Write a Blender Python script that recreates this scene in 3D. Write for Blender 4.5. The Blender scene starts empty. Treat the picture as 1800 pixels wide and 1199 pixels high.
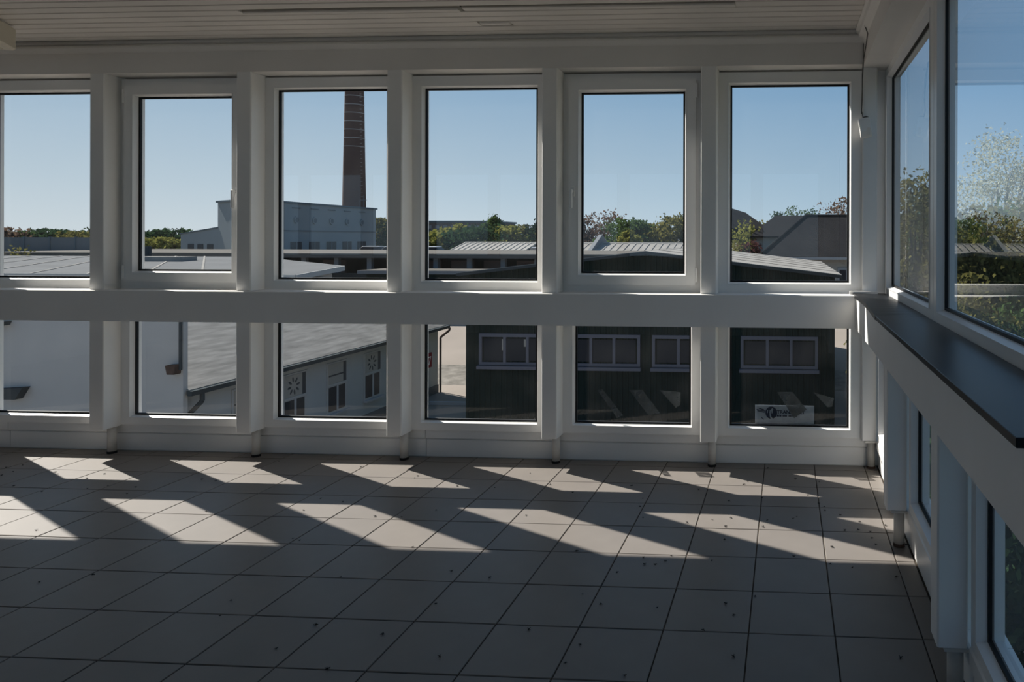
import bpy, bmesh, math, random
import numpy as np
from mathutils import Vector, Matrix, Euler
R = math.radians
C = bpy.context.scene.collection
SC = bpy.context.scene

# ---------------------------------------------------------------- camera
cam_d = bpy.data.cameras.new('camera'); cam = bpy.data.objects.new('camera', cam_d); C.objects.link(cam)
F_PX, CX, CY, YAW, ROLL = 1270.12, 1305.03, 419.80, 0.06083, 0.00244
cam_d.sensor_fit = 'HORIZONTAL'; cam_d.sensor_width = 36.0
cam_d.lens = F_PX / 1800 * 36.0
cam_d.shift_x = (900 - CX) / 1800
cam_d.shift_y = (CY - 599.5) / 1800
cam_d.clip_end = 2000
cam.location = (0, -4.736, 1.53)
cam.rotation_euler = (Matrix.Rotation(YAW, 3, 'Z') @ Matrix.Rotation(R(90), 3, 'X') @ Matrix.Rotation(ROLL, 3, 'Z')).to_euler()
SC.camera = cam

# ---------------------------------------------------------------- sky, sun, exposure
SUN_DIR = Vector((-0.874, 0.4855, 0.815)).normalized()      # towards the sun
world = bpy.data.worlds.new('sky'); SC.world = world; world.use_nodes = True
wn = world.node_tree; wn.nodes.clear()
wo = wn.nodes.new('ShaderNodeOutputWorld'); wb = wn.nodes.new('ShaderNodeBackground')
# clear-sky gradient: pale at the horizon, deeper blue overhead, whiter towards the sun's side
_tc = wn.nodes.new('ShaderNodeTexCoord'); _sp = wn.nodes.new('ShaderNodeSeparateXYZ'); wn.links.new(_tc.outputs['Generated'], _sp.inputs[0])
_rp = wn.nodes.new('ShaderNodeValToRGB'); wn.links.new(_sp.outputs[2], _rp.inputs[0])
_e = _rp.color_ramp.elements; _e[1].position = 1.0; _e[1].color = (.15, .23, .355, 1)
for _p, _c in ((0.0, (.56, .64, .70)), (.06, (.45, .56, .655)), (.2, (.265, .41, .575)), (.5, (.18, .295, .46))):
    _n = _e[0] if _p == 0 else _e.new(_p); _n.position = _p; _n.color = (*_c, 1)
_dt = wn.nodes.new('ShaderNodeVectorMath'); _dt.operation = 'DOT_PRODUCT'; wn.links.new(_tc.outputs['Generated'], _dt.inputs[0])
_dt.inputs[1].default_value = Vector((SUN_DIR.x, SUN_DIR.y, 0)).normalized()
_mx = wn.nodes.new('ShaderNodeMath'); _mx.operation = 'MAXIMUM'; _mx.inputs[1].default_value = 0.0; wn.links.new(_dt.outputs['Value'], _mx.inputs[0])
_sb = wn.nodes.new('ShaderNodeMath'); _sb.operation = 'SUBTRACT'; _sb.inputs[1].default_value = .79; wn.links.new(_mx.outputs[0], _sb.inputs[0])
_cb = wn.nodes.new('ShaderNodeCombineColor')
for _i, _k in enumerate((.62, .37, .20)):
    _m = wn.nodes.new('ShaderNodeMath'); _m.operation = 'MULTIPLY'; _m.inputs[1].default_value = _k; wn.links.new(_sb.outputs[0], _m.inputs[0])
    _x = wn.nodes.new('ShaderNodeMath'); _x.operation = 'EXPONENT'; wn.links.new(_m.outputs[0], _x.inputs[0]); wn.links.new(_x.outputs[0], _cb.inputs[_i])
_mu = wn.nodes.new('ShaderNodeMix'); _mu.data_type = 'RGBA'; _mu.blend_type = 'MULTIPLY'; _mu.inputs[0].default_value = 1
wn.links.new(_rp.outputs[0], _mu.inputs[6]); wn.links.new(_cb.outputs[0], _mu.inputs[7])
wn.links.new(_mu.outputs[2], wb.inputs[0]); wn.links.new(wb.outputs[0], wo.inputs[0])
wb.inputs[1].default_value = 1.08
sun_d = bpy.data.lights.new('sun', 'SUN'); sun_d.energy = 10.0; sun_d.angle = R(0.53); sun_d.color = (1.0, 0.935, 0.86)
sun = bpy.data.objects.new('sun', sun_d); C.objects.link(sun)
sun.rotation_euler = SUN_DIR.to_track_quat('Z', 'Y').to_euler(); sun.location = (-40, 25, 40)
vs = SC.view_settings
vs.view_transform = 'Standard'; vs.look = 'None'; vs.gamma = 1.0; vs.use_curve_mapping = False
vs.exposure = 0.0

# ---------------------------------------------------------------- materials
MATS = {}
def mat(name, col, rough=0.5, spec=0.5, noise=0.0, nscale=6.0, metal=0.0, bump=0.0, stretch=(1, 1, 1), objrand=0.0, trans=0.0):
    m = bpy.data.materials.new(name); m.use_nodes = True; MATS[name] = m
    nt = m.node_tree; b = nt.nodes['Principled BSDF']
    b.inputs['Roughness'].default_value = rough
    b.inputs['Specular IOR Level'].default_value = spec
    b.inputs['Metallic'].default_value = metal
    b.inputs['Base Color'].default_value = (*col, 1)
    last = None
    if noise or bump:
        tc = nt.nodes.new('ShaderNodeTexCoord'); mp = nt.nodes.new('ShaderNodeMapping'); mp.inputs['Scale'].default_value = stretch
        nz = nt.nodes.new('ShaderNodeTexNoise'); nz.inputs['Scale'].default_value = nscale; nz.inputs['Detail'].default_value = 6
        nt.links.new(tc.outputs['Object'], mp.inputs[0]); nt.links.new(mp.outputs[0], nz.inputs['Vector'])
    if noise:
        mx = nt.nodes.new('ShaderNodeMix'); mx.data_type = 'RGBA'
        lo = tuple(max(0, c * (1 - noise)) for c in col); hi = tuple(min(1, c * (1 + noise)) for c in col)
        rp = nt.nodes.new('ShaderNodeMapRange'); rp.inputs[1].default_value = .3; rp.inputs[2].default_value = .7
        nt.links.new(nz.outputs[0], rp.inputs[0]); nt.links.new(rp.outputs[0], mx.inputs[0])
        mx.inputs[6].default_value = (*lo, 1); mx.inputs[7].default_value = (*hi, 1)
        nt.links.new(mx.outputs[2], b.inputs['Base Color']); last = mx.outputs[2]
    if objrand:
        oi = nt.nodes.new('ShaderNodeObjectInfo'); hv = nt.nodes.new('ShaderNodeHueSaturation')
        mr = nt.nodes.new('ShaderNodeMapRange'); mr.inputs[3].default_value = 1 - objrand; mr.inputs[4].default_value = 1 + objrand
        nt.links.new(oi.outputs['Random'], mr.inputs[0]); nt.links.new(mr.outputs[0], hv.inputs['Value'])
        if last: nt.links.new(last, hv.inputs['Color'])
        else: hv.inputs['Color'].default_value = (*col, 1)
        nt.links.new(hv.outputs[0], b.inputs['Base Color'])
    if bump:
        bp = nt.nodes.new('ShaderNodeBump'); bp.inputs['Strength'].default_value = bump; bp.inputs['Distance'].default_value = .02
        nt.links.new(nz.outputs[0], bp.inputs['Height']); nt.links.new(bp.outputs[0], b.inputs['Normal'])
    return m

def glass_mat(name, ior=1.75, dust=0.02, tint=(.965, .98, .98)):
    """window glass: Fresnel reflection on the outward faces, clear inside, a thin film of dust"""
    m = bpy.data.materials.new(name); m.use_nodes = True; MATS[name] = m
    nt = m.node_tree; nt.nodes.clear(); N = nt.nodes.new; L = nt.links.new
    out = N('ShaderNodeOutputMaterial'); tr = N('ShaderNodeBsdfTransparent'); tr.inputs[0].default_value = (*tint, 1)
    gl = N('ShaderNodeBsdfGlossy'); gl.inputs['Roughness'].default_value = 0.0; gl.inputs[0].default_value = (1, 1, 1, 1)
    fr = N('ShaderNodeFresnel'); fr.inputs[0].default_value = ior
    ge = N('ShaderNodeNewGeometry'); inv = N('ShaderNodeMath'); inv.operation = 'SUBTRACT'; inv.inputs[0].default_value = 1
    L(ge.outputs['Backfacing'], inv.inputs[1])
    mu = N('ShaderNodeMath'); mu.operation = 'MULTIPLY'; L(fr.outputs[0], mu.inputs[0]); L(inv.outputs[0], mu.inputs[1])
    mx = N('ShaderNodeMixShader'); L(mu.outputs[0], mx.inputs[0]); L(tr.outputs[0], mx.inputs[1]); L(gl.outputs[0], mx.inputs[2])
    tl = N('ShaderNodeBsdfTranslucent'); tl.inputs[0].default_value = (.8, .8, .78, 1)
    tc = N('ShaderNodeTexCoord'); nz = N('ShaderNodeTexNoise'); nz.inputs['Scale'].default_value = 3.5; nz.inputs['Detail'].default_value = 8
    L(tc.outputs['Object'], nz.inputs['Vector'])
    mr = N('ShaderNodeMapRange'); mr.inputs[1].default_value = .4; mr.inputs[2].default_value = .8; mr.inputs[3].default_value = dust * .5; mr.inputs[4].default_value = dust * 2
    L(nz.outputs[0], mr.inputs[0])
    m2 = N('ShaderNodeMixShader'); L(mr.outputs[0], m2.inputs[0]); L(mx.outputs[0], m2.inputs[1]); L(tl.outputs[0], m2.inputs[2])
    L(m2.outputs[0], out.inputs[0])
    return m

def leaf_mat(name, col, var=.35):
    m = bpy.data.materials.new(name); m.use_nodes = True; MATS[name] = m
    nt = m.node_tree; nt.nodes.clear(); N = nt.nodes.new; L = nt.links.new
    out = N('ShaderNodeOutputMaterial'); df = N('ShaderNodeBsdfDiffuse'); tl = N('ShaderNodeBsdfTranslucent'); mx = N('ShaderNodeMixShader')
    mx.inputs[0].default_value = .35
    tc = N('ShaderNodeTexCoord'); nz = N('ShaderNodeTexNoise'); nz.inputs['Scale'].default_value = 1.3; nz.inputs['Detail'].default_value = 4
    L(tc.outputs['Object'], nz.inputs['Vector'])
    cm = N('ShaderNodeMix'); cm.data_type = 'RGBA'
    cm.inputs[6].default_value = (*[c * (1 - var) for c in col], 1); cm.inputs[7].default_value = (*[min(1, c * (1 + var)) for c in col], 1)
    L(nz.outputs[0], cm.inputs[0])
    L(cm.outputs[2], df.inputs[0]); L(cm.outputs[2], tl.inputs[0])
    L(df.outputs[0], mx.inputs[1]); L(tl.outputs[0], mx.inputs[2]); L(mx.outputs[0], out.inputs[0])
    return m

def brick_mat(name, c1, c2, mortar, scale, rough=.9, bw=.5, rh=.25):
    m = bpy.data.materials.new(name); m.use_nodes = True; MATS[name] = m
    nt = m.node_tree; b = nt.nodes['Principled BSDF']; b.inputs['Roughness'].default_value = rough; b.inputs['Specular IOR Level'].default_value = .03
    tc = nt.nodes.new('ShaderNodeTexCoord'); sp = nt.nodes.new('ShaderNodeSeparateXYZ'); ad = nt.nodes.new('ShaderNodeMath'); cb = nt.nodes.new('ShaderNodeCombineXYZ')
    nt.links.new(tc.outputs['Object'], sp.inputs[0]); nt.links.new(sp.outputs[0], ad.inputs[0]); nt.links.new(sp.outputs[1], ad.inputs[1])
    nt.links.new(ad.outputs[0], cb.inputs[0]); nt.links.new(sp.outputs[2], cb.inputs[1])
    br = nt.nodes.new('ShaderNodeTexBrick'); br.inputs['Scale'].default_value = scale
    br.inputs['Color1'].default_value = (*c1, 1); br.inputs['Color2'].default_value = (*c2, 1); br.inputs['Mortar'].default_value = (*mortar, 1)
    br.inputs['Brick Width'].default_value = bw; br.inputs['Row Height'].default_value = rh; br.inputs['Mortar Size'].default_value = .015
    nt.links.new(cb.outputs[0], br.inputs['Vector']); nt.links.new(br.outputs[0], b.inputs['Base Color'])
    return m

mat('paint_white', (.88, .865, .84), .45, .4, .03, 2.5)
mat('paint_header', (.80, .77, .73), .6, .3, .04, 1.5)
mat('plastic_white', (.88, .87, .85), .32, .5, .02, 3)
mat('plank_white', (.72, .68, .63), .55, .3, .03, 2, objrand=.04)
mat('void_dark', (.02, .018, .016), .9, .1)
mat('rubber_black', (.012, .012, .013), .6, .3)
mat('board_dark', (.012, .013, .015), .36, .16, .1, 5)
mat('tile_beige', (.230, .206, .187), .42, .22, .05, 5, objrand=.04)
mat('grout', (.075, .062, .05), .9, .1, .3, 20)
mat('pipe_white', (.62, .60, .56), .5, .4, .12, 9)
mat('rust', (.075, .05, .04), .9, .1, .3, 12)
mat('wall_white', (.78, .76, .72), .8, .2, .03, 1)
mat('chrome_handle', (.78, .78, .77), .3, .5)
mat('cream', (.62, .57, .47), .5, .3)
mat('cable_grey', (.09, .085, .08), .6, .3)
mat('fly_black', (.012, .010, .009), .6, .3)
glass_mat('glass', 1.55, .0035)
glass_mat('glass_low', 1.45, .003); glass_mat('glass_side', 1.85, .003, (.95, .97, .98))
# outside
mat('render_white', (.40, .405, .40), .95, .04, .05, .6)
mat('render_blue', (.38, .40, .40), .95, .04, .07, .8)
mat('roof_felt', (.205, .20, .19), .95, .04, .28, 3.0, bump=.3, stretch=(2.2, .35, 2.2))
mat('roof_grey', (.13, .135, .14), .95, .04, .1, .6)
mat('gutter_dark', (.045, .055, .06), .95, .04)
mat('green_sheet', (.012, .022, .019), .95, .04, .1, 1.5)
mat('roof_light', (.26, .25, .235), .95, .04, .14, 1.2)
mat('frame_lilac', (.13, .135, .165), .95, .04)
mat('pane_dark', (.018, .022, .030), .5, .15)
mat('curtain', (.33, .32, .29), .95, .04)
mat('sign_red', (.20, .035, .04), .95, .04)
mat('print_white', (.75, .75, .75), .95, .04)
mat('print_dark', (.035, .04, .065), .95, .04)
mat('sticker_white', (.33, .37, .42), .95, .04, .12, 20)
mat('concrete', (.27, .235, .205), .95, .04, .1, .35)
mat('gravel', (.19, .175, .155), .95, .04, .35, 2.5, bump=.5)
mat('kerb', (.36, .37, .38), .95, .04)
mat('factory_blue', (.22, .25, .265), .95, .04, .05, .3)
mat('factory_trim', (.10, .13, .15), .95, .04)
mat('window_grey', (.06, .065, .07), .95, .04)
mat('shed_dark', (.05, .052, .05), .95, .04, .2, .5)
mat('shed_roof', (.115, .108, .098), .95, .04, .1, .4)
mat('pillar', (.20, .21, .22), .95, .04)
mat('brick_infill', (.20, .14, .12), .95, .04, .15, 1)
mat('barrier', (.12, .14, .155), .95, .04, .08, .2)
mat('metal_roof', (.30, .29, .27), .95, .04, .06, .3)
mat('plaster_beige', (.42, .39, .34), .95, .04, .06, .5)
mat('car_white', (.75, .76, .78), .5, .15)
mat('asphalt_shaded', (.020, .022, .026), .95, .04, .2, 1.5)  # asphalt with tree shade put into its colour
mat('bark', (.06, .05, .042), .95, .04, .2, 4)
mat('bark_pale', (.30, .29, .27), .95, .04, .2, 4)
brick_mat('chimney_brick', (.105, .066, .055), (.085, .055, .05), (.12, .10, .09), 2.0)
mat('chimney_band', (.34, .33, .32), .95, .04)
brick_mat('far_brick', (.13, .11, .105), (.11, .095, .09), (.15, .14, .13), 1.0)
brick_mat('roof_tile', (.020, .020, .022), (.014, .014, .016), (.005, .005, .006), 3.0, .95, .6, .9)
leaf_mat('leaf_yellow', (.20, .20, .055)); leaf_mat('leaf_green', (.065, .105, .035)); leaf_mat('leaf_dark', (.03, .058, .028))
leaf_mat('leaf_olive', (.15, .14, .045)); leaf_mat('leaf_brown', (.13, .085, .06)); leaf_mat('leaf_pale', (.42, .43, .33), .2)
leaf_mat('leaf_red', (.11, .045, .04))

# ---------------------------------------------------------------- builders
def box(bm, x0, x1, y0, y1, z0, z1):
    v = [bm.verts.new(p) for p in ((x0, y0, z0), (x1, y0, z0), (x1, y1, z0), (x0, y1, z0), (x0, y0, z1), (x1, y0, z1), (x1, y1, z1), (x0, y1, z1))]
    for f in ((0, 3, 2, 1), (4, 5, 6, 7), (0, 1, 5, 4), (1, 2, 6, 5), (2, 3, 7, 6), (3, 0, 4, 7)):
        bm.faces.new([v[i] for i in f])
def prism(bm, pts, ext):
    """closed polygon (3-D points) pushed along the vector ext"""
    e = Vector(ext); a = [bm.verts.new(p) for p in pts]; b = [bm.verts.new(Vector(p) + e) for p in pts]; n = len(pts)
    bm.faces.new(a); bm.faces.new(b[::-1])
    for i in range(n): bm.faces.new((a[i], b[i], b[(i + 1) % n], a[(i + 1) % n]))
def tube(bm, p0, p1, r0, r1=None, n=10, caps=True):
    r1 = r0 if r1 is None else r1
    p0, p1 = Vector(p0), Vector(p1); d = (p1 - p0).normalized()
    a = d.orthogonal().normalized(); b = d.cross(a)
    A = [bm.verts.new(p0 + (a * math.cos(t) + b * math.sin(t)) * r0) for t in (2 * math.pi * i / n for i in range(n))]
    B = [bm.verts.new(p1 + (a * math.cos(t) + b * math.sin(t)) * r1) for t in (2 * math.pi * i / n for i in range(n))]
    for i in range(n): bm.faces.new((A[i], A[(i + 1) % n], B[(i + 1) % n], B[i]))
    if caps: bm.faces.new(A[::-1]); bm.faces.new(B)
def path(bm, pts, r, n=8):
    for i in range(len(pts) - 1): tube(bm, pts[i], pts[i + 1], r, r, n)
def ring(bm, o0, i0, n0, o1, i1, n1):
    """picture-frame ring in the x-z plane between depths n0 and n1; o/i = (u0,u1,z0,z1) outer and inner at each depth"""
    def q(r, n): return [bm.verts.new(p) for p in ((r[0], n, r[2]), (r[1], n, r[2]), (r[1], n, r[3]), (r[0], n, r[3]))]
    A, B, D, E = q(o0, n0), q(i0, n0), q(o1, n1), q(i1, n1)
    for k in range(4):
        j = (k + 1) % 4
        bm.faces.new((A[k], A[j], B[j], B[k])); bm.faces.new((B[k], B[j], E[j], E[k]))
        bm.faces.new((E[k], E[j], D[j], D[k])); bm.faces.new((D[k], D[j], A[j], A[k]))
def inset(r, d): return (r[0] + d, r[1] - d, r[2] + d, r[3] - d)
def obj(name, bm, m, parent=None, off=None, bevel=0, smooth=False):
    """link the bmesh as one object; off = origin that is subtracted from world coordinates"""
    if off is not None: bmesh.ops.translate(bm, verts=bm.verts, vec=-Vector(off))
    bmesh.ops.recalc_face_normals(bm, faces=bm.faces)
    if bevel: bmesh.ops.bevel(bm, geom=list(bm.edges), offset=bevel, segments=1, affect='EDGES', clamp_overlap=True)
    me = bpy.data.meshes.new(name); bm.to_mesh(me); bm.free()
    if smooth:
        for p in me.polygons: p.use_smooth = True
    me.materials.append(MATS[m] if isinstance(m, str) else m)
    o = bpy.data.objects.new(name, me); C.objects.link(o)
    if parent is not None: o.parent = parent
    elif off is not None: o.location = off
    return o
def tag(o, label=None, cat=None, group=None, kind=None):
    if label: o['label'] = label
    if cat: o['category'] = cat
    if group: o['group'] = group
    if kind: o['kind'] = kind
    return o
def thing(name, loc, label=None, cat=None, group=None, kind=None, rz=0):
    o = bpy.data.objects.new(name, None); C.objects.link(o); o.location = loc; o.rotation_euler[2] = rz
    o.empty_display_size = .2
    return tag(o, label, cat, group, kind)
def copy_tree(o, parent=None):
    c = o.copy(); C.objects.link(c); c.parent = parent
    for ch in list(o.children): copy_tree(ch, c)
    return c
BM = bmesh.new
def bxo(name, m, parent, off, *b, bevel=0):
    bm = BM(); box(bm, *b); return obj(name, bm, m, parent, off, bevel)
def text_obj(name, cu, m, parent):
    """lettering as a plain mesh"""
    tmp = bpy.data.objects.new('tmp_text', cu); C.objects.link(tmp); bpy.context.view_layer.update()
    me = bpy.data.meshes.new_from_object(tmp.evaluated_get(bpy.context.evaluated_depsgraph_get()))
    bpy.data.objects.remove(tmp); me.name = name; me.materials.clear(); me.materials.append(MATS[m])
    o = bpy.data.objects.new(name, me); C.objects.link(o); o.parent = parent; return o

# ================================================================ THE ROOM
PITCH, PW, X0 = 1.068, 0.1056, -4.837           # post pitch, post width, left edge of the first post in view
ZB0, ZB1, ZH, ZC = 0.953, 1.165, 2.667, 2.89    # rail, header underside, ceiling
XL, YF = -9.109, -6.3                           # far left wall, wall behind the photographer
TW, TX, TY = 0.33413, 0.5253, -0.2649           # floor tiles

# ---- floor
fl = bxo('floor', 'grout', None, (0, 0, 0), XL - .2, .66, YF - .2, .30, -.25, -.004); tag(fl, kind='structure')
def tile_mesh(w, d, name='tile'):
    bm = BM(); g = .0028; c = .002
    a = [bm.verts.new(p) for p in ((g, g, -.006), (w - g, g, -.006), (w - g, d - g, -.006), (g, d - g, -.006))]
    b = [bm.verts.new(p) for p in ((g, g, -.0015), (w - g, g, -.0015), (w - g, d - g, -.0015), (g, d - g, -.0015))]
    t = [bm.verts.new(p) for p in ((g + c, g + c, 0), (w - g - c, g + c, 0), (w - g - c, d - g - c, 0), (g + c, d - g - c, 0))]
    bm.faces.new(t)
    for i in range(4):
        j = (i + 1) % 4
        bm.faces.new((a[i], a[j], b[j], b[i])); bm.faces.new((b[i], b[j], t[j], t[i]))
    me = bpy.data.meshes.new(name); bm.to_mesh(me); bm.free(); me.materials.append(MATS['tile_beige']); return me
TM = {}
rnd = random.Random(4)
rest_v, rest_f = [], []
for i in range(-30, 2):
    for j in range(-2, 25):
        xa, xb = TX + i * TW, TX + (i + 1) * TW
        ya, yb = TY - (j + 1) * TW, TY - j * TW
        xa, xb = max(xa, XL), min(xb, .612); ya, yb = max(ya, YF), min(yb, .185)
        if xb - xa < .02 or yb - ya < .02: continue
        if xa > -5.45 and yb > -2.6:
            k = (round(xb - xa, 3), round(yb - ya, 3))
            if k not in TM: TM[k] = tile_mesh(*k)
            o = bpy.data.objects.new('tile', TM[k]); C.objects.link(o); o.parent = fl
            o.location = (xa, ya, rnd.uniform(-.0006, .0002)); o.rotation_euler = (rnd.uniform(-.0012, .0012), rnd.uniform(-.0012, .0012), 0)
        else:
            g = .003; n = len(rest_v)
            for z in (-.006, 0):
                rest_v += [(xa + g, ya + g, z), (xb - g, ya + g, z), (xb - g, yb - g, z), (xa + g, yb - g, z)]
            rest_f += [(n + 4, n + 5, n + 6, n + 7)] + [(n + a, n + (a + 1) % 4, n + 4 + (a + 1) % 4, n + 4 + a) for a in range(4)]
me = bpy.data.meshes.new('tile_field'); me.from_pydata(rest_v, [], rest_f); me.materials.append(MATS['tile_beige'])
o = bpy.data.objects.new('tile_field', me); C.objects.link(o); o.parent = fl; tag(o, kind='stuff')

# ---- ceiling: slab, void and planks
ce = bxo('ceiling', 'void_dark', None, (0, 0, ZC), XL - .2, .75, YF - .2, .30, ZC + .03, ZC + .3); tag(ce, kind='structure')
def plank(x0, x1, y0, y1, dz=0.0, rot=None):
    bm = BM(); c = .006
    pts = [(x0, y0, .028), (x0, y0, c), (x0, y0 + c, 0), (x0, y1 - c - .010, 0), (x0, y1 - .010, c), (x0, y1 - .010, .012), (x0, y1, .012), (x0, y1, .028)]
    prism(bm, pts, (x1 - x0, 0, 0))
    o = obj('plank', bm, 'plank_white', ce); o.location = (0, 0, dz)
    if rot: o.rotation_euler = rot
    return o
y = .0; k = 0
while y > YF + .05:
    y0, y1 = y - .1, y
    if k == 5:                                   # a plank that has slipped and left a dark slit
        plank(XL, -3.29, y0, y1); plank(-3.288, -1.95, y0 + .040, y1, -.004); plank(-1.925, -.3, y0 + .034, y1, -.006, (0, .004, 0)); plank(-.298, .45, y0, y1)
    elif k == 2:
        plank(XL, -1.95, y0, y1); plank(-1.930, -1.74, y0, y1 - .045, -.010); plank(-1.74, .45, y0, y1)
    elif k % 4 == 3: plank(XL, -4.1, y0, y1); plank(-4.098, .45, y0, y1)
    else: plank(XL, .45, y0, y1)
    y -= .1; k += 1

# ---- cornices
def cornice(name, pts, ext):
    bm = BM(); prism(bm, pts, ext); return tag(obj(name, bm, 'paint_header', None, (0, 0, 0)), kind='structure')
cornice('trim_1', [(XL, .0, ZC + .02), (XL, -.012, ZC), (XL, -.018, 2.868), (XL, -.006, 2.862), (XL, -.030, 2.848), (XL, -.030, 2.838), (XL, -.010, 2.812), (XL, .0, 2.806)], (.50 - XL, 0, 0))
cornice('trim_2', [(.50, YF, ZC + .02), (.446, YF, ZC), (.442, YF, 2.872), (.456, YF, 2.862), (.462, YF, 2.84), (.49, YF, 2.812), (.50, YF, 2.806)], (0, -YF, 0))

# ---- walls
wb_ = bxo('wall_back', 'paint_header', None, (0, 0, 0), XL - .2, .75, .0, .30, ZH, ZC + .03); tag(wb_, kind='structure')
wl = bxo('wall_left', 'wall_white', None, (0, 0, 0), XL - .2, XL, YF, .30, 0, ZC + .03); tag(wl, kind='structure')
wf = bxo('wall_front', 'wall_white', None, (0, 0, 0), XL - .2, .9, YF - .2, YF, 0, ZB1); tag(wf, kind='structure')
wf2 = bxo('wall_front_header', 'wall_white', None, (0, 0, 0), XL - .2, .9, YF - .2, YF, ZH - .01, ZC + .03); tag(wf2, kind='structure')
wr = bxo('wall_right', 'paint_header', None, (0, 0, 0), .50, .80, YF, .0, ZH, ZC + .03); tag(wr, kind='structure')
tag(bxo('wall_rear_right', 'wall_white', None, (0, 0, 0), .60, .80, YF, -4.735, 0, ZH), kind='structure')
tag(bxo('wall_corner', 'paint_white', None, (0, 0, 0), .602, .76, .197, .30, 0, ZH), kind='structure')
bb_b = tag(thing('baseboard_back', (0, 0, 0)), kind='structure'); bb_r = tag(thing('baseboard_right', (0, 0, 0)), kind='structure')
# storey below, carries the room
bs = bxo('wall_base', 'render_white', None, (0, 0, -5.2), XL - .2, .74, YF - .2, .26, -5.25, -.25); tag(bs, kind='structure')
# aprons below the windows
def apron(u0, u1, side):
    rows = [(0.0, .128, .176), (.131, .196, .160)]
    for z0, z1, n in rows:
        bm = BM()
        if side == 'b':
            prism(bm, [(u0, n + .004, z0), (u0, n, z0 + .006), (u0, n, z1 - .006), (u0, n + .006, z1), (u0, .26, z1), (u0, .26, z0)], (u1 - u0, 0, 0)); obj('apron_board', bm, 'plastic_white', bb_b, (0, 0, 0))
        else:
            n = n + .44
            prism(bm, [(n + .004, u0, z0), (n, u0, z0 + .006), (n, u0, z1 - .006), (n + .006, u0, z1), (.74, u0, z1), (.74, u0, z0)], (0, u1 - u0, 0)); obj('apron_board', bm, 'plastic_white', bb_r, (0, 0, 0))
for a, b in ((XL, -5.62), (-5.617, -2.512), (-2.508, .60)): apron(a, b, 'b')
for a, b in ((-4.73, -2.332), (-2.328, .16)): apron(a, b, 'r')

# ---- rails (boxed beams under the upper windows)
bm = BM(); prism(bm, [(XL, -.05, ZB0), (XL, -.05, ZB1 - .004), (XL, -.046, ZB1), (XL, .135, ZB1), (XL, .135, ZB1 - .035), (XL, .08, ZB1 - .035), (XL, .08, ZB0)], (.452 - XL, 0, 0))
tag(obj('trim_3', bm, 'paint_white', None, (0, 0, 0)), kind='structure')
bm = BM(); prism(bm, [(.45, -4.73, ZB0 - .005), (.45, -4.73, 1.142), (.69, -4.73, 1.142), (.69, -4.73, 1.09), (.58, -4.73, 1.09), (.58, -4.73, ZB0 - .005)], (0, 4.90, 0))
tag(obj('trim_4', bm, 'paint_white', None, (0, 0, 0)), kind='structure')

# ---- window units.  local frame: x along the wall, y outwards, z up
WN = [0]
def window(root, w, z0, z1, kind, members=(.075, .075, .075, .075), glass='glass', hinge_left=True):
    """members: left, right, bottom, top face widths of the fixed frame (glass edge minus bead)"""
    l, r, b, t = members
    out = (0, w, z0, z1)
    if kind == 'fixed':
        inn = (l - .016, w - r + .016, z0 + b - .016, z1 - t + .016)
        bm = BM(); ring(bm, inset(out, .0), inn, 0.0, out, inset(inn, .012), .085); obj('window_frame', bm, 'plastic_white', root)
        g = (l, w - r, z0 + b, z1 - t); gn = .036
        bm = BM(); ring(bm, inn, inset(inn, .003), -.004, inset(inn, -.002), inset(g, -.002), gn - .004); obj('glazing_bead', bm, 'plastic_white', root)
    else:
        inn = (.052, w - .052, z0 + .055, z1 - .055)
        bm = BM(); ring(bm, out, inn, 0.0, out, inset(inn, .004), .085); obj('window_frame', bm, 'plastic_white', root)
        so = inset(inn, -.008); si = inset(inn, .058)
        sash = thing('sash', (0, 0, 0)); sash.parent = root
        bm = BM(); ring(bm, inset(so, .003), si, -.030, so, inset(si, .010), .060); obj('sash_frame', bm, 'plastic_white', sash)
        g = inset(si, .017); gn = .010
        bm = BM(); ring(bm, si, inset(si, .003), -.034, inset(si, -.002), inset(g, -.002), gn - .004); obj('glazing_bead', bm, 'plastic_white', sash)
        hx = so[1] - .030 if hinge_left else so[0] + .030
        hz = (z0 + z1) / 2 - .06
        bm = BM(); box(bm, hx - .014, hx + .014, -.040, -.028, hz - .035, hz + .035); box(bm, hx - .009, hx + .009, -.070, -.038, hz - .009, hz + .009)
        box(bm, hx - .010, hx + .010, -.084, -.066, hz - .115, hz + .012)
        obj('handle', bm, 'chrome_handle', sash, None, .003)
        hg = so[0] - .004 if hinge_left else so[1] + .004
        for zz in (so[2] + .075, so[3] - .075):
            bm = BM(); tube(bm, (hg, -.030, zz - .045), (hg, -.030, zz + .045), .008, .008, 10); tube(bm, (hg, -.030, zz - .052), (hg, -.030, zz - .045), .009, .006, 10)
            obj('hinge', bm, 'plastic_white', root)
    p = root if kind == 'fixed' else sash
    bm = BM(); ring(bm, inset(g, -.004), inset(g, .009), gn - .006, inset(g, -.004), inset(g, .009), gn + .012); obj('gasket', bm, 'rubber_black', p)
    bm = BM(); box(bm, g[0], g[1], gn, gn + .006, g[2], g[3]); obj('pane', bm, glass, p)
    return g, gn
def new_window(loc, rz=0):
    WN[0] += 1
    return thing('window_%d' % WN[0], loc, kind='structure', rz=rz)
for bay in range(-2, 7):
    u0 = X0 + (bay - 2) * PITCH + PW; w = PITCH - PW
    sash = (bay % 3 == 2)
    r_ = new_window((u0, .135, 0)); window(r_, w, ZB1, 2.655, 'sash' if sash else 'fixed', (.080, .086, .075, .085), 'glass', bay != 5)
    r_ = new_window((u0, .135, 0)); window(r_, w, .197, ZB1 - .036, 'fixed', (.080, .086, .066, .045), 'glass')
RP = (.10, -1.13, -2.33, -3.53, -4.73)             # near faces of the posts of the right wall
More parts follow.
